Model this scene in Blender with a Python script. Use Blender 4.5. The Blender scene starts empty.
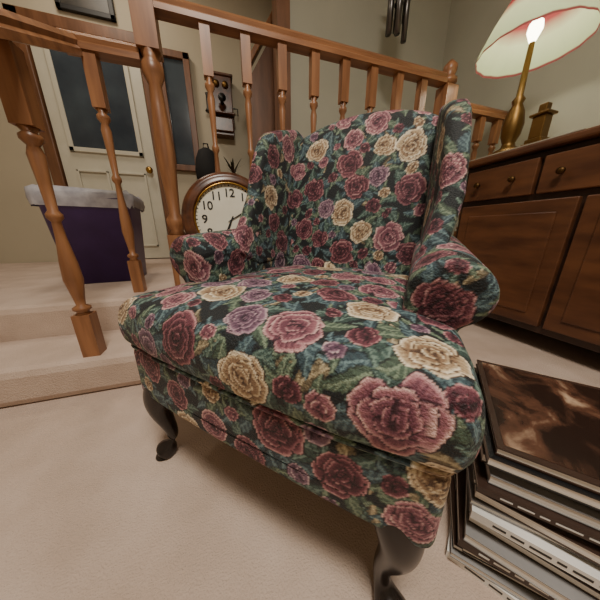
import bpy, bmesh, math, random
import numpy as np
from mathutils import Vector, Matrix
random.seed(4); rng=np.random.default_rng(11)
S=bpy.context.scene
def lin(c):
    return tuple(((v/255)/12.92 if v/255<=0.04045 else ((v/255+0.055)/1.055)**2.4) for v in c)
# ---------- materials ----------
def nmat(name):
    m=bpy.data.materials.new(name); m.use_nodes=True
    return m,m.node_tree.nodes,m.node_tree.links,m.node_tree.nodes['Principled BSDF']
def mat(name,c,rough=.5,metal=0,c2=None,scale=(8,8,8),bump=0,detail=4,bscale=None,emit=0,spec=.5):
    m,n,l,b=nmat(name)
    b.inputs['Roughness'].default_value=rough; b.inputs['Metallic'].default_value=metal
    b.inputs['Specular IOR Level'].default_value=spec
    if c2 is None: c2=tuple(v*.86 for v in c)
    tc=n.new('ShaderNodeTexCoord'); mp=n.new('ShaderNodeMapping'); mp.inputs['Scale'].default_value=scale
    no=n.new('ShaderNodeTexNoise'); no.inputs['Detail'].default_value=detail; no.inputs['Scale'].default_value=1
    r=n.new('ShaderNodeValToRGB'); r.color_ramp.elements[0].position=.35; r.color_ramp.elements[1].position=.65
    r.color_ramp.elements[0].color=(*lin(c2),1); r.color_ramp.elements[1].color=(*lin(c),1)
    l.new(tc.outputs['Object'],mp.inputs[0]); l.new(mp.outputs[0],no.inputs['Vector'])
    l.new(no.outputs['Fac'],r.inputs[0]); l.new(r.outputs[0],b.inputs['Base Color'])
    if bump:
        n2=n.new('ShaderNodeTexNoise'); n2.inputs['Scale'].default_value=bscale or 60; n2.inputs['Detail'].default_value=3
        l.new(tc.outputs['Object'],n2.inputs['Vector'])
        bp=n.new('ShaderNodeBump'); bp.inputs['Strength'].default_value=bump; bp.inputs['Distance'].default_value=.004
        l.new(n2.outputs['Fac'],bp.inputs['Height']); l.new(bp.outputs[0],b.inputs['Normal'])
    if emit:
        l.new(r.outputs[0],b.inputs['Emission Color']); b.inputs['Emission Strength'].default_value=emit
    return m
M_oak=mat('oak_varnish',(156,108,72),.38,c2=(122,80,52),scale=(30,30,3))
M_oakH=mat('oak_varnish_h',(156,108,72),.38,c2=(122,80,52),scale=(3,30,30))
M_trim=mat('oak_trim',(124,84,58),.4,c2=(98,64,42),scale=(20,20,3))
M_dark=mat('dark_leg_wood',(40,32,30),.25,c2=(26,20,18),scale=(20,20,6))
M_dres=mat('cabinet_wood',(104,66,42),.35,c2=(76,46,30),scale=(12,4,16))
M_dres2=mat('cabinet_wood_dark',(58,38,29),.4,c2=(40,26,20),scale=(12,4,16))
M_carpet=mat('carpet',(206,186,172),.95,c2=(190,169,154),scale=(5,5,5),bump=.9,bscale=260,spec=.1)
M_wall=mat('wall_paint_beige',(190,180,158),.8,c2=(184,174,152),scale=(2,2,2),bump=.15,bscale=90)
M_wallg=mat('wall_paint_sage',(172,170,154),.8,c2=(166,164,148),scale=(2,2,2),bump=.15,bscale=90)
M_ceil=mat('ceiling_paint',(225,220,208),.9)
M_white=mat('door_paint',(206,202,186),.5,c2=(200,196,178))
M_glass=mat('dark_glass',(70,80,88),.15,c2=(50,58,68),scale=(3,3,3))
M_brass=mat('brass',(186,142,70),.3,metal=1)
M_dull=mat('dull_brass',(130,100,58),.45,metal=1)
M_knob=mat('aged_knob',(96,72,44),.5,metal=1)
M_pewter=mat('pewter',(110,106,104),.35,metal=1)
M_purple=mat('purple_plastic',(72,50,112),.4,c2=(64,42,98))
M_liner=mat('grey_liner',(180,178,184),.6,c2=(150,148,156),scale=(20,20,20))
M_black=mat('black_fabric',(20,20,22),.8)
M_face=mat('clock_face_paper',(226,222,206),.5,c2=(218,212,194))
M_ink=mat('black_ink',(18,16,16),.5)
M_clock=mat('clock_walnut',(100,60,38),.3,c2=(64,36,24),scale=(20,6,20))
M_paper=mat('book_paper',(244,240,234),.8,c2=(222,216,208),scale=(2,2,200))
M_cov=[mat('cover_black',(28,28,30),.3),mat('cover_white',(238,236,232),.35),mat('cover_grey',(150,148,148),.35),mat('cover_brown',(62,44,36),.35)]
M_leaf=mat('plant_leaf',(52,60,38),.6,c2=(58,42,30),scale=(10,10,10))
M_lace=mat('lace_cloth',(190,184,166),.8)
M_pic=mat('dark_print',(60,54,46),.4,c2=(34,32,30),scale=(9,9,9))
# ---------- mesh helpers ----------
def link(o,parent=None):
    S.collection.objects.link(o)
    if parent: o.parent=parent
    return o
def empty(name,loc=(0,0,0),rz=0):
    e=bpy.data.objects.new(name,None); e.location=loc; e.rotation_euler=(0,0,rz); return link(e)
def finish(bm,name,m,parent=None,smooth=False,bevel=0,loc=None,rot=None):
    bmesh.ops.recalc_face_normals(bm,faces=bm.faces)
    me=bpy.data.meshes.new(name); bm.to_mesh(me); bm.free()
    for x in (m if isinstance(m,list) else [m]): me.materials.append(x)
    o=bpy.data.objects.new(name,me); link(o,parent)
    if smooth:
        me.polygons.foreach_set('use_smooth',[True]*len(me.polygons))
    if bevel:
        md=o.modifiers.new('b','BEVEL'); md.width=bevel; md.segments=2; md.limit_method='ANGLE'
    if loc: o.location=loc
    if rot: o.rotation_euler=rot
    return o
def abox(bm,x0,x1,y0,y1,z0,z1,mi=0):
    v=[bm.verts.new(p) for p in [(x0,y0,z0),(x1,y0,z0),(x1,y1,z0),(x0,y1,z0),(x0,y0,z1),(x1,y0,z1),(x1,y1,z1),(x0,y1,z1)]]
    for f in [(3,2,1,0),(4,5,6,7),(0,1,5,4),(1,2,6,5),(2,3,7,6),(3,0,4,7)]:
        fc=bm.faces.new([v[i] for i in f]); fc.material_index=mi
    return v
def box(name,x0,x1,y0,y1,z0,z1,m,parent=None,bevel=0):
    bm=bmesh.new(); abox(bm,x0,x1,y0,y1,z0,z1); return finish(bm,name,m,parent,bevel=bevel)
def alathe(bm,prof,c=(0,0,0),seg=20,M=None,mi=0):
    rings=[]
    for r,z in prof:
        ring=[]
        for i in range(seg):
            a=2*math.pi*i/seg; p=Vector((r*math.cos(a),r*math.sin(a),z))
            if M: p=M@p
            ring.append(bm.verts.new(p+Vector(c)))
        rings.append(ring)
    for a,b in zip(rings,rings[1:]):
        for i in range(seg):
            f=bm.faces.new((a[i],a[(i+1)%seg],b[(i+1)%seg],b[i])); f.smooth=True; f.material_index=mi
    for r_,fl in ((rings[0],True),(rings[-1],False)):
        f=bm.faces.new(r_[::-1] if fl else r_); f.material_index=mi
def atube(bm,pts,radii,seg=12,closed=False,sq=None):
    pts=[Vector(p) for p in pts]; n=len(pts)
    if not hasattr(radii,'__len__'): radii=[radii]*n
    rings=[]
    for i,p in enumerate(pts):
        a=pts[(i-1)%n] if (closed or i>0) else p; b=pts[(i+1)%n] if (closed or i<n-1) else p
        t=(b-a).normalized(); ref=Vector((0,0,1)) if abs(t.z)<.9 else Vector((1,0,0))
        u=t.cross(ref).normalized(); w=u.cross(t)
        rings.append([bm.verts.new(p+(u*math.cos(2*math.pi*k/seg)+w*math.sin(2*math.pi*k/seg))*radii[i]) for k in range(seg)])
    rr=list(zip(rings,rings[1:]))
    if closed: rr.append((rings[-1],rings[0]))
    for a,b in rr:
        for i in range(seg):
            f=bm.faces.new((a[i],a[(i+1)%seg],b[(i+1)%seg],b[i])); f.smooth=True
    if not closed:
        bm.faces.new(rings[0][::-1]); bm.faces.new(rings[-1])
def prism(poly,axis,lo,hi,bev=.02,seg=3):
    bm=bmesh.new()
    def P(a,b,c):
        return {'x':(c,a,b),'y':(a,c,b),'z':(a,b,c)}[axis]
    A=[bm.verts.new(P(a,b,lo)) for a,b in poly]; B=[bm.verts.new(P(a,b,hi)) for a,b in poly]
    fa=bm.faces.new(A[::-1]); fb=bm.faces.new(B); n=len(poly)
    for i in range(n): bm.faces.new((A[i],A[(i+1)%n],B[(i+1)%n],B[i]))
    bmesh.ops.recalc_face_normals(bm,faces=bm.faces)
    if bev:
        es=list(set(fa.edges)|set(fb.edges))
        bmesh.ops.bevel(bm,geom=es,offset=bev,segments=seg,affect='EDGES',profile=.5)
    return bm

# ================= ROOM (rail / walls are parallel to world X) =================
box('floor',-2.6,2.3,-2.6,1.27,-.05,0,M_carpet)
bm=bmesh.new(); abox(bm,-2.6,-.30,.96,1.29,0,.15); finish(bm,'stair_step',M_carpet,bevel=.03)
box('floor_landing',-2.6,-.24,1.27,3.2,-.05,.30,M_carpet,bevel=.03)
box('floor_hall',-.24,2.3,1.27,3.2,-.05,.45,M_carpet,bevel=.018)
box('wall_back',-2.6,2.3,3.2,3.3,-.05,3.2,M_wall)
box('wall_left',-2.7,-2.6,-2.6,3.3,-.05,3.2,M_wall)
box('wall_right',2.15,2.3,-2.6,3.2,-.0,3.2,M_wallg)
box('wall_front',-2.7,2.3,-2.7,-2.6,-.05,3.2,M_wall)
box('wall_partition',.62,2.15,2.18,2.28,.45,3.2,M_wallg)
box('ceiling',-2.7,2.3,-2.7,3.3,3.2,3.3,M_ceil)
box('trim_partition_end',.52,.62,2.15,2.31,.45,3.2,M_trim)
bm=bmesh.new()
poly=[(.34,.45),(.34,1.95),(.80,2.67),(.80,.45)]
A=[bm.verts.new((x,2.6,z)) for x,z in poly]; B=[bm.verts.new((x,2.64,z)) for x,z in poly]
bm.faces.new(A); bm.faces.new(B[::-1])
for i in range(4): bm.faces.new((A[i],A[(i+1)%4],B[(i+1)%4],B[i]))
finish(bm,'trim_stair_stringer',M_trim)
bm=bmesh.new()
A=[bm.verts.new(p) for p in [(.30,2.56,1.95),(.84,2.56,2.80),(.84,2.56,2.88),(.30,2.56,2.03)]]
B=[bm.verts.new(v.co+Vector((0,.12,0))) for v in A]
bm.faces.new(A); bm.faces.new(B[::-1])
for i in range(4): bm.faces.new((A[i],A[(i+1)%4],B[(i+1)%4],B[i]))
finish(bm,'trim_stair_cap',M_oak,bevel=.008)

# door
door=empty('door_1')
bm=bmesh.new(); abox(bm,-1.47,-.64,3.15,3.2,.31,2.32); finish(bm,'slab',M_white,door,bevel=.004)
bm=bmesh.new(); abox(bm,-1.33,-.78,3.135,3.155,1.42,2.2); finish(bm,'glass_pane',M_glass,door)
bm=bmesh.new()
for x0,x1,z0,z1 in [(-1.37,-1.33,1.38,2.24),(-.78,-.74,1.38,2.24),(-1.37,-.74,1.38,1.42),(-1.37,-.74,2.2,2.24),
                    (-1.36,-1.09,.45,.47),(-1.36,-1.09,1.2,1.22),(-1.36,-1.34,.45,1.22),(-1.11,-1.09,.45,1.22),
                    (-1.02,-.75,.45,.47),(-1.02,-.75,1.2,1.22),(-1.02,-1.0,.45,1.22),(-.77,-.75,.45,1.22)]:
    abox(bm,x0,x1,3.125,3.152,z0,z1)
finish(bm,'mouldings',M_white,door,bevel=.004)
bm=bmesh.new(); alathe(bm,[(.012,0),(.012,.03),(.03,.04),(.034,.06),(.02,.075)],(-.70,3.15,1.25),16,Matrix.Rotation(math.pi/2,3,'X')); finish(bm,'door_knob',M_brass,door,True)
bm=bmesh.new()
for x0,x1,z0,z1 in [(-1.57,-1.48,.3,2.42),(-.63,-.55,.3,2.42),(-1.57,-.55,2.33,2.42)]: abox(bm,x0,x1,3.12,3.2,z0,z1)
finish(bm,'casing',M_trim,door,bevel=.006)
win=empty('window_1')
box('pane',-.43,-.24,3.17,3.2,1.35,2.3,M_glass,win)
bm=bmesh.new()
for x0,x1,z0,z1 in [(-.49,-.43,1.3,2.36),(-.24,-.18,1.3,2.36),(-.49,-.18,2.3,2.36),(-.51,-.16,1.28,1.34)]: abox(bm,x0,x1,3.14,3.2,z0,z1)
finish(bm,'frame',M_trim,win,bevel=.005)
box('baseboard_back_left',-.54,-.25,3.175,3.2,.30,.42,M_trim); box('baseboard_back',-.22,.3,3.175,3.2,.45,.57,M_trim)
box('baseboard_right',2.125,2.15,-2.6,1.26,0,.1,M_trim)
# framed picture above the door
pf=empty('picture_frame')
bm=bmesh.new()
for x0,x1,z0,z1 in [(-1.22,-1.18,2.50,2.86),(-.82,-.78,2.50,2.86),(-1.22,-.78,2.50,2.54),(-1.22,-.78,2.82,2.86)]: abox(bm,x0,x1,3.165,3.2,z0,z1)
finish(bm,'frame',M_ink,pf,bevel=.005); box('print',-1.18,-.82,3.18,3.2,2.54,2.82,M_pic,pf)

# ---------- railing ----------
rail=empty('stair_railing')
def baluster(bm,x,y,z0,z1,w=.045):
    h=z1-z0; hw=w/2
    abox(bm,x-hw,x+hw,y-hw,y+hw,z0,z0+.17); abox(bm,x-hw,x+hw,y-hw,y+hw,z1-.2,z1)
    a=z0+.17; b=z1-.2; L=b-a
    pr=[(hw*.95,0),(hw*.6,.015),(hw*1.0,.03),(hw*1.0,.045),(hw*.5,.06),(hw*.62,.10),(hw*1.02,.22),(hw*.9,.32),(hw*.55,.46),(hw*.45,.55),
        (hw*.8,.57),(hw*.8,.59),(hw*.5,.61),(hw*.62,.75),(hw*.8,.88),(hw*.55,.92),(hw*1.0,.945),(hw*1.0,.965),(hw*.6,.98),(hw*.95,1)]
    alathe(bm,[(r,a+t*L) for r,t in pr],(x,y,0),14)
def newel(bm,x,y,z0,z1,w=.09):
    hw=w/2; abox(bm,x-hw,x+hw,y-hw,y+hw,z0,z0+.30); abox(bm,x-hw,x+hw,y-hw,y+hw,z1-.42,z1-.04)
    a=z0+.30;b=z1-.42;L=b-a
    pr=[(hw,0),(hw*.7,.03),(hw*1.02,.06),(hw*1.02,.1),(hw*.6,.14),(hw*.75,.3),(hw*.98,.5),(hw*.7,.75),(hw*.6,.85),(hw*1.0,.9),(hw*1.0,.94),(hw*.7,.97),(hw,1)]
    alathe(bm,[(r,a+t*L) for r,t in pr],(x,y,0),20)
    alathe(bm,[(hw*.6,z1-.04),(hw*1.1,z1-.02),(hw*1.1,z1),(hw*.6,z1+.01),(hw*.9,z1+.04),(hw*.9,z1+.07),(hw*.3,z1+.1)],(x,y,0),20)
YR=1.43
for i in range(8):
    bm=bmesh.new(); baluster(bm,.0+i*.182,YR,.45,1.53); finish(bm,f'baluster_{i+1}',M_oak,rail)
for i in range(3):
    bm=bmesh.new(); baluster(bm,1.66+i*.17,YR,.45,1.45); finish(bm,f'baluster_{i+9}',M_oak,rail)
bm=bmesh.new(); newel(bm,-.24,YR,.45-.15,1.80); finish(bm,'newel_1',M_oak,rail)
bm=bmesh.new(); newel(bm,1.48,YR,.45,1.56); finish(bm,'newel_2',M_oak,rail)
def arail(bm,p,q,w=.065,h=.06):
    p=Vector(p);q=Vector(q);t=(q-p).normalized(); u=t.cross(Vector((0,0,1))).normalized(); n=u.cross(t)
    sec=[(-.5,0),(-.5,.35),(-.36,.5),(-.42,.75),(-.25,1),(.25,1),(.42,.75),(.36,.5),(.5,.35),(.5,0)]
    A=[bm.verts.new(p+u*a*w+n*b*h) for a,b in sec];B=[bm.verts.new(q+u*a*w+n*b*h) for a,b in sec]
    bm.faces.new(A);bm.faces.new(B[::-1]);k=len(sec)
    for i in range(k): bm.faces.new((A[i],A[(i+1)%k],B[(i+1)%k],B[i]))
bm=bmesh.new(); arail(bm,(-.2,YR,1.525),(1.44,YR,1.525)); finish(bm,'handrail_back',M_oakH,rail)
bm=bmesh.new(); arail(bm,(1.52,YR,1.40),(2.14,YR,1.40)); finish(bm,'handrail_right',M_oakH,rail)
bm=bmesh.new(); arail(bm,(-.28,YR,1.335),(-.56,YR,1.335)); arail(bm,(-.52,YR+.02,1.335),(-.52,.86,1.05)); finish(bm,'handrail_stair',M_oakH,rail)
bm=bmesh.new(); baluster(bm,-.47,YR,.30,1.34,.05); finish(bm,'baluster_12',M_oak,rail)
bm=bmesh.new(); baluster(bm,-.535,1.02,.15,1.12,.055); finish(bm,'baluster_13',M_oak,rail)

# ---------- wall clock standing on the hall edge ----------
clk=empty('wall_clock',(.045,1.315,.675)); clk.rotation_euler=(math.radians(-7),0,math.radians(4))
RX=Matrix.Rotation(math.pi/2,3,'X')
bm=bmesh.new(); alathe(bm,[(.20,-.03),(.232,-.025),(.236,0),(.228,.02),(.208,.03),(.198,.026),(.192,.034),(.180,.03),(.176,.012)],seg=64,M=RX); finish(bm,'wood_bezel',M_clock,clk,True)
bm=bmesh.new(); atube(bm,[(.176*math.cos(a),-.026,.176*math.sin(a)) for a in [2*math.pi*i/64 for i in range(64)]],.005,8,closed=True); finish(bm,'brass_ring',M_brass,clk,True)
bm=bmesh.new(); alathe(bm,[(.174,.012),(.174,.016)],seg=64,M=RX); finish(bm,'dial',M_face,clk)
for h in range(1,13):
    cu=bpy.data.curves.new(f'num{h}','FONT'); cu.body=str(h); cu.size=.056; cu.align_x='CENTER'; cu.align_y='CENTER'; cu.extrude=.0008; cu.offset=.0008
    t=bpy.data.objects.new(f'numtmp{h}',cu); link(t); bpy.context.view_layer.update()
    me=bpy.data.meshes.new_from_object(t.evaluated_get(bpy.context.evaluated_depsgraph_get())); bpy.data.objects.remove(t)
    o=bpy.data.objects.new(f'numeral_{h}',me); me.materials.clear(); me.materials.append(M_ink); link(o,clk)
    a=math.pi/2-h*math.pi/6; o.location=(.130*math.cos(a),-.0175,.130*math.sin(a)); o.rotation_euler=(math.pi/2,0,0)
bm=bmesh.new()
for k in range(60):
    a=2*math.pi*k/60; d=Vector((math.cos(a),0,math.sin(a))); u=Vector((-d.z,0,d.x))*(.0014 if k%5 else .003)
    vs=[bm.verts.new(d*r+u*s+Vector((0,-.0172,0))) for r,s in ((.163,-1),(.171,-1),(.171,1),(.163,1))]; bm.faces.new(vs)
for ang,L,w in ((math.radians(205),.09,.006),(math.radians(60),.13,.004)):
    d=Vector((math.sin(ang),0,math.cos(ang)));u=Vector((d.z,0,-d.x))
    vs=[bm.verts.new(d*r+u*s+Vector((0,-.021,0))) for r,s in ((-.02,-w*.5),(L*.8,-w),(L,0),(L*.8,w),(-.02,w*.5))]; bm.faces.new(vs)
finish(bm,'hands_and_ticks',M_ink,clk)

# ---------- bin ----------
binE=empty('storage_bin',(-.77,1.90,.302),math.radians(5))
bm=bmesh.new()
def rrect(hx,hy,r,z,n=5):
    out=[]
    for cx,cy,a0 in ((hx-r,hy-r,0),(-hx+r,hy-r,90),(-hx+r,-hy+r,180),(hx-r,-hy+r,270)):
        for i in range(n+1):
            a=math.radians(a0+90*i/n); out.append((cx+r*math.cos(a),cy+r*math.sin(a),z))
    return out
rs=[rrect(.18,.15,.04,0),rrect(.215,.18,.045,.49),rrect(.23,.195,.05,.5),rrect(.23,.195,.05,.52),rrect(.212,.178,.045,.52),rrect(.18,.15,.04,.02)]
R=[[bm.verts.new(p) for p in r] for r in rs]
for a,b in zip(R,R[1:]):
    for i in range(len(a)): bm.faces.new((a[i],a[(i+1)%len(a)],b[(i+1)%len(a)],b[i]))
bm.faces.new(R[0][::-1]); bm.faces.new(R[-1])
finish(bm,'tub',M_purple,binE,True)
bm=bmesh.new()
rs=[]
for k,(sx,z) in enumerate([(.236,.46),(.242,.50),(.238,.535),(.215,.55),(.14,.53),(.03,.5)]):
    r=rrect(sx,sx*.82,.05*sx/.25,z,6); rs.append([bm.verts.new((x+random.uniform(-.004,.004),y+random.uniform(-.004,.004),zz+random.uniform(-.012,.012))) for x,y,zz in r])
for a,b in zip(rs,rs[1:]):
    for i in range(len(a)): bm.faces.new((a[i],a[(i+1)%len(a)],b[(i+1)%len(a)],b[i]))
bm.faces.new(rs[-1]); finish(bm,'bag_liner',M_liner,binE,True)

# ---------- hall console table with bag and dried plant ----------
tb=empty('console_table')
bm=bmesh.new(); abox(bm,-.2,.32,2.8,3.16,1.10,1.14)
for x in (-.17,.27):
    for y in (2.83,3.11): abox(bm,x,x+.035,y,y+.035,.45,1.1)
abox(bm,-.17,.3,2.84,3.13,1.0,1.1); finish(bm,'table',M_dres2,tb,bevel=.004)
bag=empty('black_backpack',(-.10,2.95,1.14))
bm=bmesh.new()
alathe(bm,[(.10,0),(.125,.03),(.13,.12),(.115,.22),(.08,.30),(.03,.33)],seg=20)
for v in bm.verts: v.co.y*=.7
atube(bm,[(-.03,0,.31),(-.02,0,.37),(.02,0,.37),(.03,0,.31)],.008,8)
finish(bm,'body',M_black,bag,True)
vs_=empty('dried_flower_vase',(.17,2.97,1.14))
bm=bmesh.new(); alathe(bm,[(.05,0),(.06,.03),(.045,.08),(.025,.1),(.03,.11)],seg=16)
finish(bm,'vase',M_dres,vs_,True)
def leafblade(bm,p,d,L,w,droop):
    p=Vector(p);d=Vector(d).normalized();s=d.cross(Vector((0,0,1))).normalized()
    pr=None
    for i in range(6):
        t=i/5; c=p+d*L*t+Vector((0,0,-droop*t*t)); ww=w*math.sin(math.pi*min(.98,t*.9+.08))
        cur=(bm.verts.new(c-s*ww),bm.verts.new(c+s*ww))
        if pr: bm.faces.new((pr[0],pr[1],cur[1],cur[0]))
        pr=cur
bm=bmesh.new()
for i in range(26):
    a=random.uniform(0,6.28); leafblade(bm,(0,0,.1),(math.cos(a)*.6,math.sin(a)*.6,random.uniform(.6,1.6)),random.uniform(.12,.24),.012,.05)
finish(bm,'stems',M_leaf,vs_)
# wall telephone
ph=empty('wall_telephone',(.11,3.19,1.93))
bm=bmesh.new(); abox(bm,-.11,.11,-.12,0,-.28,.26); abox(bm,-.13,.13,-.13,0,.26,.285); abox(bm,-.125,.125,-.19,0,-.10,-.08); abox(bm,-.1,.1,-.15,-.12,-.25,-.12)
finish(bm,'cabinet',M_clock,ph,bevel=.008)
bm=bmesh.new()
for x in (-.045,.045): alathe(bm,[(.034,0),(.03,.02),(.012,.032)],(x,-.12,.18),16,RX)
finish(bm,'bells',M_dull,ph,True)
bm=bmesh.new(); alathe(bm,[(.02,0),(.016,.05),(.035,.10),(.04,.11)],(0,-.12,.02),16,RX)
finish(bm,'mouthpiece',M_ink,ph,True)
bm=bmesh.new(); alathe(bm,[(.03,-.09),(.035,-.08),(.018,-.05),(.016,.06),(.022,.08)],(-.145,-.06,.03),16); atube(bm,[(-.11,-.06,.1),(-.16,-.06,.1)],.006); finish(bm,'receiver',M_ink,ph,True)
bm=bmesh.new(); abox(bm,.11,.14,-.07,-.06,.0,.01); atube(bm,[(.14,-.065,.005),(.165,-.065,.005),(.165,-.065,-.06)],.005); finish(bm,'crank',M_ink,ph)

# wind chime
wc=empty('wind_chime',(1.35,1.85,2.42))
bm=bmesh.new(); alathe(bm,[(.08,0),(.08,.015),(.02,.03)],seg=20); finish(bm,'top_disc',M_dres2,wc,True)
bm=bmesh.new()
for k in range(6):
    a=k*1.047; x,y=.062*math.cos(a),.062*math.sin(a); L=.26+.03*k
    alathe(bm,[(.02,-.06-L),(.02,-.06)],(x,y,0),14); atube(bm,[(x,y,-.06),(x,y,0)],.0015,6)
finish(bm,'tubes',M_pewter,wc,True)
bm=bmesh.new(); atube(bm,[(0,0,.03),(0,0,.78)],.003,6); atube(bm,[(0,0,0),(0,0,-.3)],.0015,6); alathe(bm,[(.03,-.24),(.03,-.23)],seg=16); finish(bm,'cord_and_clapper',M_black,wc)

# ---------- cabinet ----------
dr=empty('wooden_cabinet')
bm=bmesh.new(); abox(bm,1.54,2.08,.06,1.22,.10,1.0)
for y in (.07,1.15):
    for x in (1.55,2.01): abox(bm,x,x+.06,y,y+.06,0,.1)
finish(bm,'case',M_dres2,dr,bevel=.006)
bm=bmesh.new(); abox(bm,1.49,2.10,.03,1.25,1.0,1.035); finish(bm,'top',M_dres,dr,bevel=.01)
bm=bmesh.new(); kb=bmesh.new(); RY=Matrix.Rotation(-math.pi/2,3,'Y')
for z0,z1 in ((.80,.97),(.14,.77)):
    n=3 if z0>.75 else 2
    w=1.12/n
    for k in range(n):
        y0=.08+k*w+.01; y1=.08+(k+1)*w-.01
        abox(bm,1.515,1.545,y0,y1,z0,z1)
        if z0<.75:
            abox(bm,1.507,1.517,y0+.06,y1-.06,z0+.06,z1-.06)
        else:
            for yy in ((y0+y1)/2-.09,(y0+y1)/2+.09): alathe(kb,[(.006,0),(.006,.012),(.016,.018),(.015,.028),(.006,.032)],(1.508,yy,(z0+z1)/2),14,RY)
finish(bm,'drawers',M_dres,dr,bevel=.006); finish(kb,'knobs',M_knob,dr,True)
bm=bmesh.new(); abox(bm,1.50,2.05,.70,1.2,1.0365,1.040)
o=finish(bm,'runner_cloth',M_lace,dr)
# lamp
LX,LY,LZ=1.64,1.08,1.041
lamp=empty('table_lamp',(LX,LY,LZ))
bm=bmesh.new(); alathe(bm,[(.085,0),(.09,.012),(.07,.03),(.035,.05),(.03,.07),(.045,.11),(.05,.16),(.04,.22),(.022,.26),(.03,.28),(.016,.30),(.012,.55),(.018,.56)],seg=28); finish(bm,'brass_base',M_dull,lamp,True)
def shade_mat():
    m,n,l,b=nmat('lamp_shade_fabric')
    tc=n.new('ShaderNodeTexCoord'); sp=n.new('ShaderNodeSeparateXYZ'); l.new(tc.outputs['Object'],sp.inputs[0])
    rp=n.new('ShaderNodeValToRGB'); mr=n.new('ShaderNodeMapRange'); mr.inputs[1].default_value=.50; mr.inputs[2].default_value=.78
    l.new(sp.outputs['Z'],mr.inputs[0]); l.new(mr.outputs[0],rp.inputs[0])
    e=rp.color_ramp.elements; e[0].position=0; e[0].color=(*lin((140,70,70)),1); e[1].position=1; e[1].color=(*lin((110,34,44)),1)
    for p,c in ((.03,(140,70,70)),(.05,(206,222,182)),(.45,(206,216,178)),(.66,(150,60,62))):
        q=rp.color_ramp.elements.new(p); q.color=(*lin(c),1)
    tr=n.new('ShaderNodeBsdfTranslucent'); mx=n.new('ShaderNodeMixShader'); mx.inputs[0].default_value=.38
    l.new(rp.outputs[0],b.inputs['Base Color']); b.inputs['Roughness'].default_value=.8; l.new(rp.outputs[0],tr.inputs['Color'])
    l.new(b.outputs[0],mx.inputs[1]); l.new(tr.outputs[0],mx.inputs[2]); l.new(mx.outputs[0],n['Material Output'].inputs[0])
    return m
bm=bmesh.new(); seg=64; rings=[]
for r,z in ((.235,.50),(.225,.54),(.18,.64),(.13,.73),(.095,.78)):
    rings.append([bm.verts.new((r*(1+.012*math.cos(16*2*math.pi*i/seg))*math.cos(2*math.pi*i/seg),r*(1+.012*math.cos(16*2*math.pi*i/seg))*math.sin(2*math.pi*i/seg),z)) for i in range(seg)])
for a,bb in zip(rings,rings[1:]):
    for i in range(seg): bm.faces.new((a[i],a[(i+1)%seg],bb[(i+1)%seg],bb[i]))
finish(bm,'shade',shade_mat(),lamp,True)
M_bulb=mat('bulb_glow',(255,250,220),.5,c2=(255,246,214),emit=12)
bm=bmesh.new(); alathe(bm,[(.012,.53),(.02,.55),(.032,.58),(.028,.61),(.01,.63)],seg=16); finish(bm,'bulb',M_bulb,lamp,True)
bk=empty('brass_ornament',(1.60,.92,1.041))
bm=bmesh.new()
for k,(w,h) in enumerate([(.045,.02),(.036,.02),(.028,.10),(.04,.012),(.018,.04)]):
    z=[0,.02,.04,.14,.152][k]; abox(bm,-w,w,-w,w,z,z+h)
finish(bm,'body',M_dull,bk,bevel=.004)

# ---------- book stack ----------
st=empty('book_stack',(.4034,.1738,0),math.radians(-50))
z=0; k=0; rb=random.Random(12)
while z<.256:
    th=rb.choice([.010,.012,.015,.018]); W=rb.uniform(.22,.29); D=rb.uniform(.27,.33)
    f=(1-z/.26)
    dx=rb.uniform(-.016,.016)-.02*f; dy=rb.uniform(-.022,.016)-.025*f; ci=[1,0,2,1,3,1,0,1][k%8]; k+=1
    bm=bmesh.new(); c=.0016
    abox(bm,dx,dx+W,dy,dy+D,z,z+c,0); abox(bm,dx,dx+W,dy,dy+D,z+th-c,z+th,0)
    if k%4==1: abox(bm,dx,dx+W,dy,dy+c,z+c,z+th-c)
    else: abox(bm,dx+W-c,dx+W,dy,dy+D,z+c,z+th-c)
    abox(bm,dx+.001,dx+W-.0017,dy+.0017,dy+D-.001,z+c,z+th-c,1)
    if k%4==1:
        x=dx+.03
        while x<dx+W-.05:
            w=rb.uniform(.008,.03); abox(bm,x,x+w,dy-.0004,dy,z+th*.38,z+th*.62,2); x+=w+.006
    cov=M_cov[ci] if k%4==1 else M_cov[[0,1,2,3][k%4]]
    o=finish(bm,f'book_{k}',[cov,M_paper,M_cov[0] if ci==1 else M_cov[1]],st)
    o.rotation_euler=(0,0,rb.uniform(-.12,.07)); z+=th+.0014
def album_mat():
    m,n,l,b=nmat('album_cover_print'); b.inputs['Roughness'].default_value=.25
    tc=n.new('ShaderNodeTexCoord'); mp=n.new('ShaderNodeMapping'); mp.inputs['Scale'].default_value=(12,8,1); mp.inputs['Location'].default_value=(3,1,0)
    no=n.new('ShaderNodeTexNoise'); no.inputs['Scale'].default_value=1; no.inputs['Detail'].default_value=6; no.inputs['Roughness'].default_value=.55; no.inputs['Distortion'].default_value=.6
    r=n.new('ShaderNodeValToRGB'); e=r.color_ramp.elements; e[0].position=.40; e[0].color=(*lin((36,24,20)),1); e[1].position=.66; e[1].color=(*lin((186,158,132)),1)
    q=e.new(.52); q.color=(*lin((92,62,48)),1)
    l.new(tc.outputs['Object'],mp.inputs[0]); l.new(mp.outputs[0],no.inputs['Vector']); l.new(no.outputs['Fac'],r.inputs[0]); l.new(r.outputs[0],b.inputs['Base Color'])
    return m
bm=bmesh.new(); abox(bm,.0,.235,-.005,.31,z,z+.003,0); abox(bm,.0,.235,-.005,.31,z+.013,z+.016,0); abox(bm,.002,.232,-.003,.307,z+.003,z+.013,4); abox(bm,.232,.235,-.005,.31,z+.003,z+.013,0)
abox(bm,.010,.225,.006,.298,z+.016,z+.0166,1)
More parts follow.
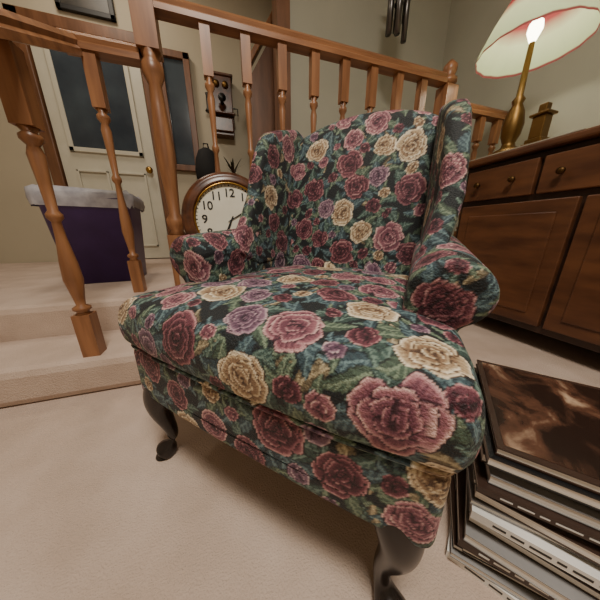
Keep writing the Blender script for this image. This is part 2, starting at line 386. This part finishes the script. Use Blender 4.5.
finish(bm,'top_album',[M_cov[3],album_mat(),M_cov[0],M_cov[1],M_paper],st)

# ================= ARMCHAIR =================
CH=empty('wingback_armchair',(.0036,.367,0),math.radians(-46))
parts=[]
def dense(name,bm,deform=None,vox=.0034,smooth=8):
    me=bpy.data.meshes.new('t'); bm.to_mesh(me); bm.free(); o=bpy.data.objects.new('t',me); link(o)
    r=o.modifiers.new('r','REMESH'); r.mode='VOXEL'; r.voxel_size=vox
    s=o.modifiers.new('s','SMOOTH'); s.factor=.5; s.iterations=smooth
    bpy.context.view_layer.update()
    m2=bpy.data.meshes.new_from_object(o.evaluated_get(bpy.context.evaluated_depsgraph_get())); bpy.data.objects.remove(o)
    m2.name=name
    if deform:
        co=np.empty(len(m2.vertices)*3,np.float32); m2.vertices.foreach_get('co',co); co=co.reshape(-1,3).astype(np.float64)
        co=deform(co); m2.vertices.foreach_set('co',co.astype(np.float32).ravel()); m2.update()
    o=bpy.data.objects.new(name,m2); link(o,CH); parts.append(o); return o
def rbox(x0,x1,y0,y1,z0,z1,b):
    bm=bmesh.new(); abox(bm,x0,x1,y0,y1,z0,z1); bmesh.ops.bevel(bm,geom=bm.edges[:],offset=b,segments=4,affect='EDGES',profile=.5); return bm
T=[(-.328,-.018),(-.2,-.03),(0,-.035),(.2,-.03),(.322,-.018),(.336,.0),(.338,.07),(.330,.145),(.250,.165),(.250,.60),(-.250,.60),(-.250,.165),(-.334,.145),(-.344,.07),(-.342,.0)]
def dcush(c):
    x,y,z=c.T
    f=np.clip((z-.395)/.06,0,1); xe=np.where(y<.15,.36,.31)
    cr=.034*np.clip(1-(np.abs(x)/xe)**3,0,1)*np.clip(1-(np.abs(y-.29)/.335)**4,0,1)
    z2=z+f*cr
    g=np.clip(1-((z-.408)/.055)**2,0,1)
    y2=y-np.where(y<.05,.012*g,0); x2=x+np.sign(x)*np.where((np.abs(x)>.29),.008*g,0)
    z2=z2+f*.003*np.sin(x*31+y*12)*np.sin(y*27)
    return np.stack([x2,y2,z2],1)
dense('seat_cushion',prism(T,'z',.356,.468,.018,5),dcush,vox=.0025,smooth=8)
def ddeck(c):
    x,y,z=c.T
    y2=y-np.where(y<.1,.015*(1-(x/.34)**2),0)
    z2=z+np.where(z<.26,.008*np.cos(x/.335*math.pi*.5)**2,0)
    return np.stack([x,y2,z2],1)
dense('seat_deck',rbox(-.336,.330,-.018,.66,.212,.356,.018),ddeck,vox=.0027)
for sgn,nm in ((1,'right'),(-1,'left')):
    cx,cz,rr0=(.300,.520,.064) if sgn>0 else (.315,.542,.070)
    poly=[(cx-.057,.25),(cx-.061,.40),(cx-.063,cz-.02)]
    for a in range(165,-61,-15): poly.append((cx+rr0*math.cos(math.radians(a)),cz+(rr0-.003)*math.sin(math.radians(a))))
    poly+=[(cx+.023,cz-.085),(cx+.020,.36),(cx+.018,.25)]
    def darm(c,sgn=sgn):
        x,y,z=c.T
        t=np.clip(1-(y-.165)/.35,0,1)
        x=x+.010*t*np.clip((z-.42)/.1,0,1); z=z+.035*(1-t)*np.clip((z-.45)/.1,0,1)
        y=y-.010*np.clip((z-.45)/.1,0,1)*t
        return np.stack([x*sgn,y,z],1)
    o=dense('arm_'+nm,prism(poly,'y',.158,.62,.016,4),darm)
    if sgn<0: o.data.flip_normals()
    wp=[(.29,.55),(.31,.60),(.345,.66),(.375,.72),(.395,.79),(.425,.85),(.450,.89),(.480,.914),(.53,.935),(.60,.958),(.66,.978),(.72,.975),(.70,.80),(.66,.50),(.40,.50)]
    def dwing(c,sgn=sgn):
        x,y,z=c.T
        fl=.026 if sgn>0 else .006
        x=x+fl*np.clip((.60-y)/.2,0,1.2)*np.clip((z-.55)/.15,0,1)
        if sgn<0: x=x-.006*np.clip((z-.6)/.1,0,1); y=y+.02*np.clip((z-.58)/.15,0,1); z=z+.035*np.clip((z-.6)/.3,0,1)
        return np.stack([x*sgn,y,z],1)
    o=dense('wing_'+nm,prism(wp,'x',.250,.300,.018,4),dwing)
    if sgn<0: o.data.flip_normals()
bp=[(-.262,.38),(-.267,.94)]
for i in range(17):
    x=-.255+.515*i/16; bp.append((x,.960+.062*max(0,math.cos(x/.26*math.pi/2))**.7))
bp+=[(.275,.94),(.270,.38)]
def dback(c):
    x,y,z=c.T
    f=np.clip((.06-y)/.04,0,1)
    bul=.03*np.clip(1-(x/.275)**2,0,1)*np.clip(1-((z-.70)/.34)**2,0,1)
    y=y-f*bul
    return np.stack([x,y+.565+(z-.45)*.20,z],1)
dense('back_rest',prism(bp,'y',0,.12,.03,4),dback)
def pipe(name,pts,r=.0048,closed=True):
    P=[Vector(p) for p in pts]; out=[]; n=len(P)
    for i in range(n if closed else n-1):
        a,b=P[i],P[(i+1)%n]; k=max(1,int((b-a).length/.004))
        for j in range(k): out.append(a.lerp(b,j/k))
    if not closed: out.append(P[-1])
    for it in range(6):
        out=[(out[(i-1)%len(out)]+out[i]+out[(i+1)%len(out)])/3 if (closed or 0<i<len(out)-1) else out[i] for i in range(len(out))]
    bm=bmesh.new(); atube(bm,out,r,10,closed=closed); me=bpy.data.meshes.new(name)
    bmesh.ops.recalc_face_normals(bm,faces=bm.faces); bm.to_mesh(me); bm.free()
    o=bpy.data.objects.new(name,me); link(o,CH); parts.append(o)
pipe('piping_seam',[(x*.99,y*.99,.358) for x,y in T],.0045)

# ---- fabric painting (woven pattern stored on the upholstery mesh) ----
def C(*c): return np.array(lin(c))
co_l=[];no_l=[];cnt=[]
for o in parts:
    me=o.data; nv=len(me.vertices); a=np.empty(nv*3,np.float32); me.vertices.foreach_get('co',a); co_l.append(a.reshape(-1,3))
    b=np.empty(nv*3,np.float32); me.vertex_normals.foreach_get('vector',b); no_l.append(b.reshape(-1,3)); cnt.append(nv)
V=np.concatenate(co_l).astype(np.float64); N=np.concatenate(no_l).astype(np.float64)
N=np.nan_to_num(N); nl=np.linalg.norm(N,axis=1,keepdims=True); N=np.where(nl>.3,N/np.maximum(nl,1e-6),np.array([[0,0,1.]]))
print('fabric verts',len(V))
cell=.05; key=np.floor((V+2)/cell).astype(np.int64); kk=key[:,0]*10000+key[:,1]*100+key[:,2]
order=np.argsort(kk,kind='stable'); ks=kk[order]; uk,st_=np.unique(ks,return_index=True); en_=np.append(st_[1:],len(ks)); D={int(u):(s,e) for u,s,e in zip(uk,st_,en_)}
def near(c,r):
    lo=np.floor((c-r+2)/cell).astype(int); hi=np.floor((c+r+2)/cell).astype(int); L=[]
    for i in range(lo[0],hi[0]+1):
        for j in range(lo[1],hi[1]+1):
            for k in range(lo[2],hi[2]+1):
                q=D.get(i*10000+j*100+k)
                if q: L.append(order[q[0]:q[1]])
    if not L: return np.zeros(0,int)
    I=np.concatenate(L); d=V[I]-c; return I[(d*d).sum(1)<r*r]
warp=np.stack([np.sin(V[:,1]*65+V[:,2]*40)+.5*np.sin(V[:,0]*130-V[:,2]*110),np.sin(V[:,0]*75+V[:,2]*55)+.5*np.sin(V[:,1]*140+V[:,0]*90),np.sin(V[:,0]*65+V[:,1]*75)+.5*np.sin(V[:,2]*150-V[:,1]*70)],1)*.0026
def frame_(n):
    up=np.array([0,0,1.]) if abs(n[2])<.75 else np.array([0,1.,0])
    u=np.cross(up,n); u/=max(np.linalg.norm(u),1e-6); return u,np.cross(n,u)
def local(c,n,rot,R):
    I=near(c,R)
    if len(I)==0: return I,None,None
    I=I[(N[I]@n)>-.15]
    d=V[I]+warp[I]-c
    u,v=frame_(n)
    a=d@u; b=d@v; L=np.sqrt((d*d).sum(1)); h=np.hypot(a,b)+1e-9; a=a/h*L; b=b/h*L
    cr,sr=math.cos(rot),math.sin(rot); return I,a*cr+b*sr,-a*sr+b*cr
BASE=C(22,28,32)
col=np.tile(BASE,(len(V),1))
fine=rng.random(len(V))
def ramp(pal,t,hard=2.):
    t=np.clip(np.nan_to_num(t),0,1)*(len(pal)-1); i=np.clip(t.astype(int),0,len(pal)-2); f=(t-i)[:,None]; f=np.clip((f-.5)*hard+.5,0,1); P=np.array(pal)
    return P[i]*(1-f)+P[i+1]*f
PAL={'b':[C(34,16,24),C(68,30,42),C(104,54,66),C(146,92,100),C(194,146,146)],
     'p':[C(52,26,38),C(104,58,72),C(146,94,104),C(186,138,142),C(222,186,180)],
     'm':[C(46,28,44),C(86,58,78),C(124,94,112),C(164,134,148),C(208,182,184)],
     'c':[C(80,58,44),C(138,110,84),C(186,162,130),C(220,202,172),C(244,234,212)]}
LEAF=[[C(26,38,38),C(60,82,76),C(112,134,124)],[C(24,36,44),C(56,76,84),C(104,128,132)],[C(34,44,38),C(76,94,78),C(126,142,120)],[C(58,50,40),C(124,112,88),C(182,168,138)]]
def leaf(c,n,rot,L,W,pal):
    I,u,v=local(c,n,rot,L*.6)
    if len(I)==0: return
    s=u/L+.5; v=v-.12*L*np.sin(s*3.1)+.06*L
    ok=(s>0)&(s<1); sc=np.clip(s,0,1); hw=W*np.maximum(np.sin(np.pi*sc),0)**.75*(1.15-.5*sc); hw=hw*(1+.16*(((s*7)%1)-.5))
    ok&=np.abs(v)<hw
    r=np.abs(v)/np.maximum(hw,1e-5)
    vein=((u-np.abs(v)*.9)/.012)%1
    t=.48+.32*(vein<.4)-.5*(r>.82)-.22*(v<0)
    t=np.where(np.abs(v)<.0016,1.0,t)
    cc=ramp(pal,t); col[I[ok]]=cc[ok]
def rose(c,n,rot,R,pal,seed):
    I,u,v=local(c,n,rot,R*1.5)
    if len(I)==0: return
    rs=np.random.default_rng(seed)
    out=np.zeros((len(I),3)); hit=np.zeros(len(I),bool)
    big=R>.028
    lay=[(.66,.60,5),(.44,.50,4),(.25,.38,3),(.10,.27,2)] if big else [(.5,.55,4),(.18,.38,2)]
    off=rs.uniform(0,6.28)
    for k,(dist,rad,npet) in enumerate(lay):
        off+=.7; order_=rs.permutation(npet)
        for q_ in order_:
            a=off+2*np.pi*q_/npet+rs.uniform(-.3,.3); dd=dist*rs.uniform(.82,1.15); rr_=rad*rs.uniform(.85,1.18)
            px=u/R-math.cos(a)*dd; py=v/R-math.sin(a)*dd
            er=px*math.cos(a)+py*math.sin(a)
            et=-px*math.sin(a)+py*math.cos(a)
            e=np.hypot(er/(rr_*.78),et/(rr_*1.10)); e=e*(1+.07*np.cos(et/rr_*5)*(er>0)+.02*np.sin(np.arctan2(et,er)*5+q_))
            ok=e<1
            g=er/(rr_*.8)
            t=.30+.26*g+.42*np.clip((e-.66)/.22,0,1)*(g>-.05)-.05*k+rs.uniform(-.10,.10)
            t=t+.10*np.sin(et/rr_*20+q_*2)*np.clip(g+.3,0,1)*(e<.75)
            t=np.where(e>.94,.0,t)
            t=t-.3*np.clip(-g-.2,0,1)
            cc=ramp(pal,t,2.2); out[ok]=cc[ok]; hit|=ok
    rr=np.hypot(u,v)/R; sw=np.sin(np.arctan2(v,u)*1+rr*34+off); ok=rr<.14
    cc=ramp(pal,np.where(sw>.1,.42,.05)); out[ok]=cc[ok]
    col[I[hit]]=out[hit]
R_=[]
def snap(p):
    p=np.array(p,float); I=near(p,.08)
    if len(I)==0: return None
    d=((V[I]-p)**2).sum(1); i=I[np.argmin(d)]; return V[i],N[i]
spec=[(.262,-.03,.425,.050,'p'),(.10,-.04,.325,.045,'b'),(.05,-.04,.41,.044,'c'),(-.101,-.04,.435,.045,'b'),(-.251,-.03,.33,.040,'b'),(-.045,-.03,.265,.033,'p'),
(.205,-.03,.29,.039,'b'),(.30,-.02,.262,.033,'p'),(.315,-.02,.345,.035,'c'),(.175,-.04,.41,.024,'p'),(-.045,-.04,.345,.027,'c'),(-.155,-.03,.29,.033,'b'),(-.20,-.03,.40,.03,'m'),(.14,-.03,.255,.022,'m'),(.165,-.04,.35,.028,'m'),
(-.109,.0865,.48,.045,'c'),(.111,.012,.475,.044,'p'),(.2,.11,.48,.041,'c'),(.12,.16,.49,.038,'b'),(.29,.03,.47,.040,'c'),(.088,.34,.49,.047,'p'),(-.129,.34,.49,.045,'p'),
(-.25,.06,.47,.036,'p'),(-.02,.24,.49,.043,'c'),(.19,.25,.48,.040,'p'),(-.16,.22,.48,.040,'b'),(0,.44,.49,.040,'c'),(-.02,.09,.49,.033,'m'),(-.31,.1,.45,.033,'p'),(.04,.09,.48,.025,'b'),(.21,.03,.47,.026,'b'),
(-.009,.62,.848,.045,'b'),(.19,.62,.882,.043,'c'),(-.147,.63,.919,.038,'c'),(-.008,.59,.679,.041,'c'),(.20,.6,.751,.043,'b'),(-.14,.6,.775,.041,'b'),(.154,.57,.60,.043,'p'),(0,.56,.55,.041,'b'),(-.17,.57,.63,.038,'b'),
(.07,.66,.975,.04,'p'),(-.08,.6,.70,.031,'m'),(.1,.62,.80,.031,'m'),(.09,.6,.70,.028,'b'),(-.22,.63,.85,.032,'p'),(.22,.57,.55,.035,'b'),
(-.29,.16,.525,.043,'p'),(.30,.16,.51,.040,'b'),(.27,.20,.58,.037,'b'),(.355,.20,.54,.031,'p'),(-.25,.33,.6,.040,'p'),(.25,.3,.55,.040,'b'),(-.35,.24,.56,.036,'b'),(-.37,.36,.52,.04,'b'),
(.29,.5,.75,.04,'m'),(-.27,.5,.87,.036,'b'),(-.27,.48,.74,.038,'c')]
for x,y,z,r,p in spec:
    s=snap((x,y,z))
    if s is not None: R_.append((s[0],s[1],r,p))
cand=rng.integers(0,len(V),9000)
for mind,rmin,rmax in ((.078,.032,.042),(.046,.015,.023)):
    for i in cand[:7000]:
        c=V[i]
        P_=np.array([q[0] for q in R_]); Q_=np.array([max(mind,q[2]*.98+rmin+.005) for q in R_])
        if (np.linalg.norm(P_-c,axis=1)>Q_).all():
            R_.append((c,N[i],rng.uniform(rmin,rmax),rng.choice(list('bbbbppmmc'))))
print('roses',len(R_))
for i in rng.integers(0,len(V),3000):
    leaf(V[i],N[i],rng.uniform(0,6.28),rng.uniform(.045,.08),rng.uniform(.011,.018),LEAF[rng.choice([0,0,0,1,1,2,2,3])])
for c,n,r,p in R_:
    u,v=frame_(n)
    a0=rng.uniform(0,6.28)
    for k in range(4):
        a=a0+k*1.57+rng.uniform(-.3,.3); pos=c+(u*math.cos(a)+v*math.sin(a))*(r*1.25)
        s=snap(pos)
        if s is not None: leaf(s[0],s[1],a,r*1.6,r*.42,LEAF[rng.choice([0,1,2])])
for j,(c,n,r,p) in enumerate(sorted(R_,key=lambda q:q[2])): rose(c,n,rng.uniform(0,6.28),r*.97,PAL[p],j+10)
col*=(.86+.28*fine)[:,None]
m,n,l,b=nmat('floral_tapestry')
at=n.new('ShaderNodeAttribute'); at.attribute_name='Col'; l.new(at.outputs['Color'],b.inputs['Base Color'])
b.inputs['Roughness'].default_value=.65; b.inputs['Specular IOR Level'].default_value=.4; b.inputs['Sheen Weight'].default_value=.06
tc=n.new('ShaderNodeTexCoord'); wv=n.new('ShaderNodeTexNoise'); wv.inputs['Scale'].default_value=340; l.new(tc.outputs['Object'],wv.inputs['Vector'])
bp_=n.new('ShaderNodeBump'); bp_.inputs['Strength'].default_value=.9; bp_.inputs['Distance'].default_value=.003; l.new(wv.outputs['Fac'],bp_.inputs['Height']); l.new(bp_.outputs[0],b.inputs['Normal'])
i0=0
for o,c in zip(parts,cnt):
    me=o.data; ca=me.color_attributes.new('Col','FLOAT_COLOR','POINT'); a=np.ones((c,4),np.float32); a[:,:3]=col[i0:i0+c]; i0+=c
    ca.data.foreach_set('color',a.ravel()); me.materials.clear(); me.materials.append(m)
    me.polygons.foreach_set('use_smooth',np.ones(len(me.polygons),bool)); me.update()
# legs
for sx in (-1,1):
    d=Vector((sx*.80,-.60,0)); o_=Vector((sx*(.275 if sx>0 else .292),.016,0))
    prof=[(.262,-.01,.038),(.235,.002,.040),(.205,.016,.038),(.17,.022,.030),(.13,.014,.022),(.09,.001,.0160),(.055,0,.0140),(.035,.008,.017),(.022,.022,.026),(.012,.032,.033),(.004,.033,.030),(0,.032,.024)]
    bm=bmesh.new(); atube(bm,[o_+d*a+Vector((0,0,z)) for z,a,r in prof],[r for z,a,r in prof],20)
    o=finish(bm,'leg_front_'+('right' if sx>0 else 'left'),M_dark,CH,True); md=o.modifiers.new('s','SUBSURF'); md.levels=1; md.render_levels=2
    bm=bmesh.new(); atube(bm,[(sx*.26,.60,.25),(sx*.265,.62,.15),(sx*.275,.66,.05),(sx*.28,.69,0)],[.03,.024,.019,.02],4); finish(bm,'leg_back_'+('right' if sx>0 else 'left'),M_dark,CH)

# ================= LIGHTS =================
def area(name,loc,size,power,color,rot=(0,0,0)):
    L=bpy.data.lights.new(name,'AREA'); L.size=size; L.energy=power; L.color=color; o=bpy.data.objects.new(name,L); o.location=loc; o.rotation_euler=rot; link(o)
area('ceiling_light',(0,-.45,3.1),.6,86,(1,.92,.80))
area('hall_ceiling_light',(-.9,2.4,3.1),.5,16,(1,.87,.70))
L=bpy.data.lights.new('lamp_bulb_light','POINT'); L.energy=16; L.shadow_soft_size=.04; L.color=(1,.93,.72); o=bpy.data.objects.new('lamp_bulb_light',L); o.location=(0,0,.58); link(o,lamp)
w=bpy.data.worlds.new('World'); S.world=w; w.use_nodes=True; w.node_tree.nodes['Background'].inputs[0].default_value=(1,.93,.85,1); w.node_tree.nodes['Background'].inputs[1].default_value=.3
cam=bpy.data.cameras.new('Camera'); cam.lens=13.5; cam.sensor_width=36; cam.clip_start=.01
co=bpy.data.objects.new('Camera',cam); co.location=(0,0,.62); co.rotation_euler=(math.radians(73),0,math.radians(-18)); link(co); S.camera=co
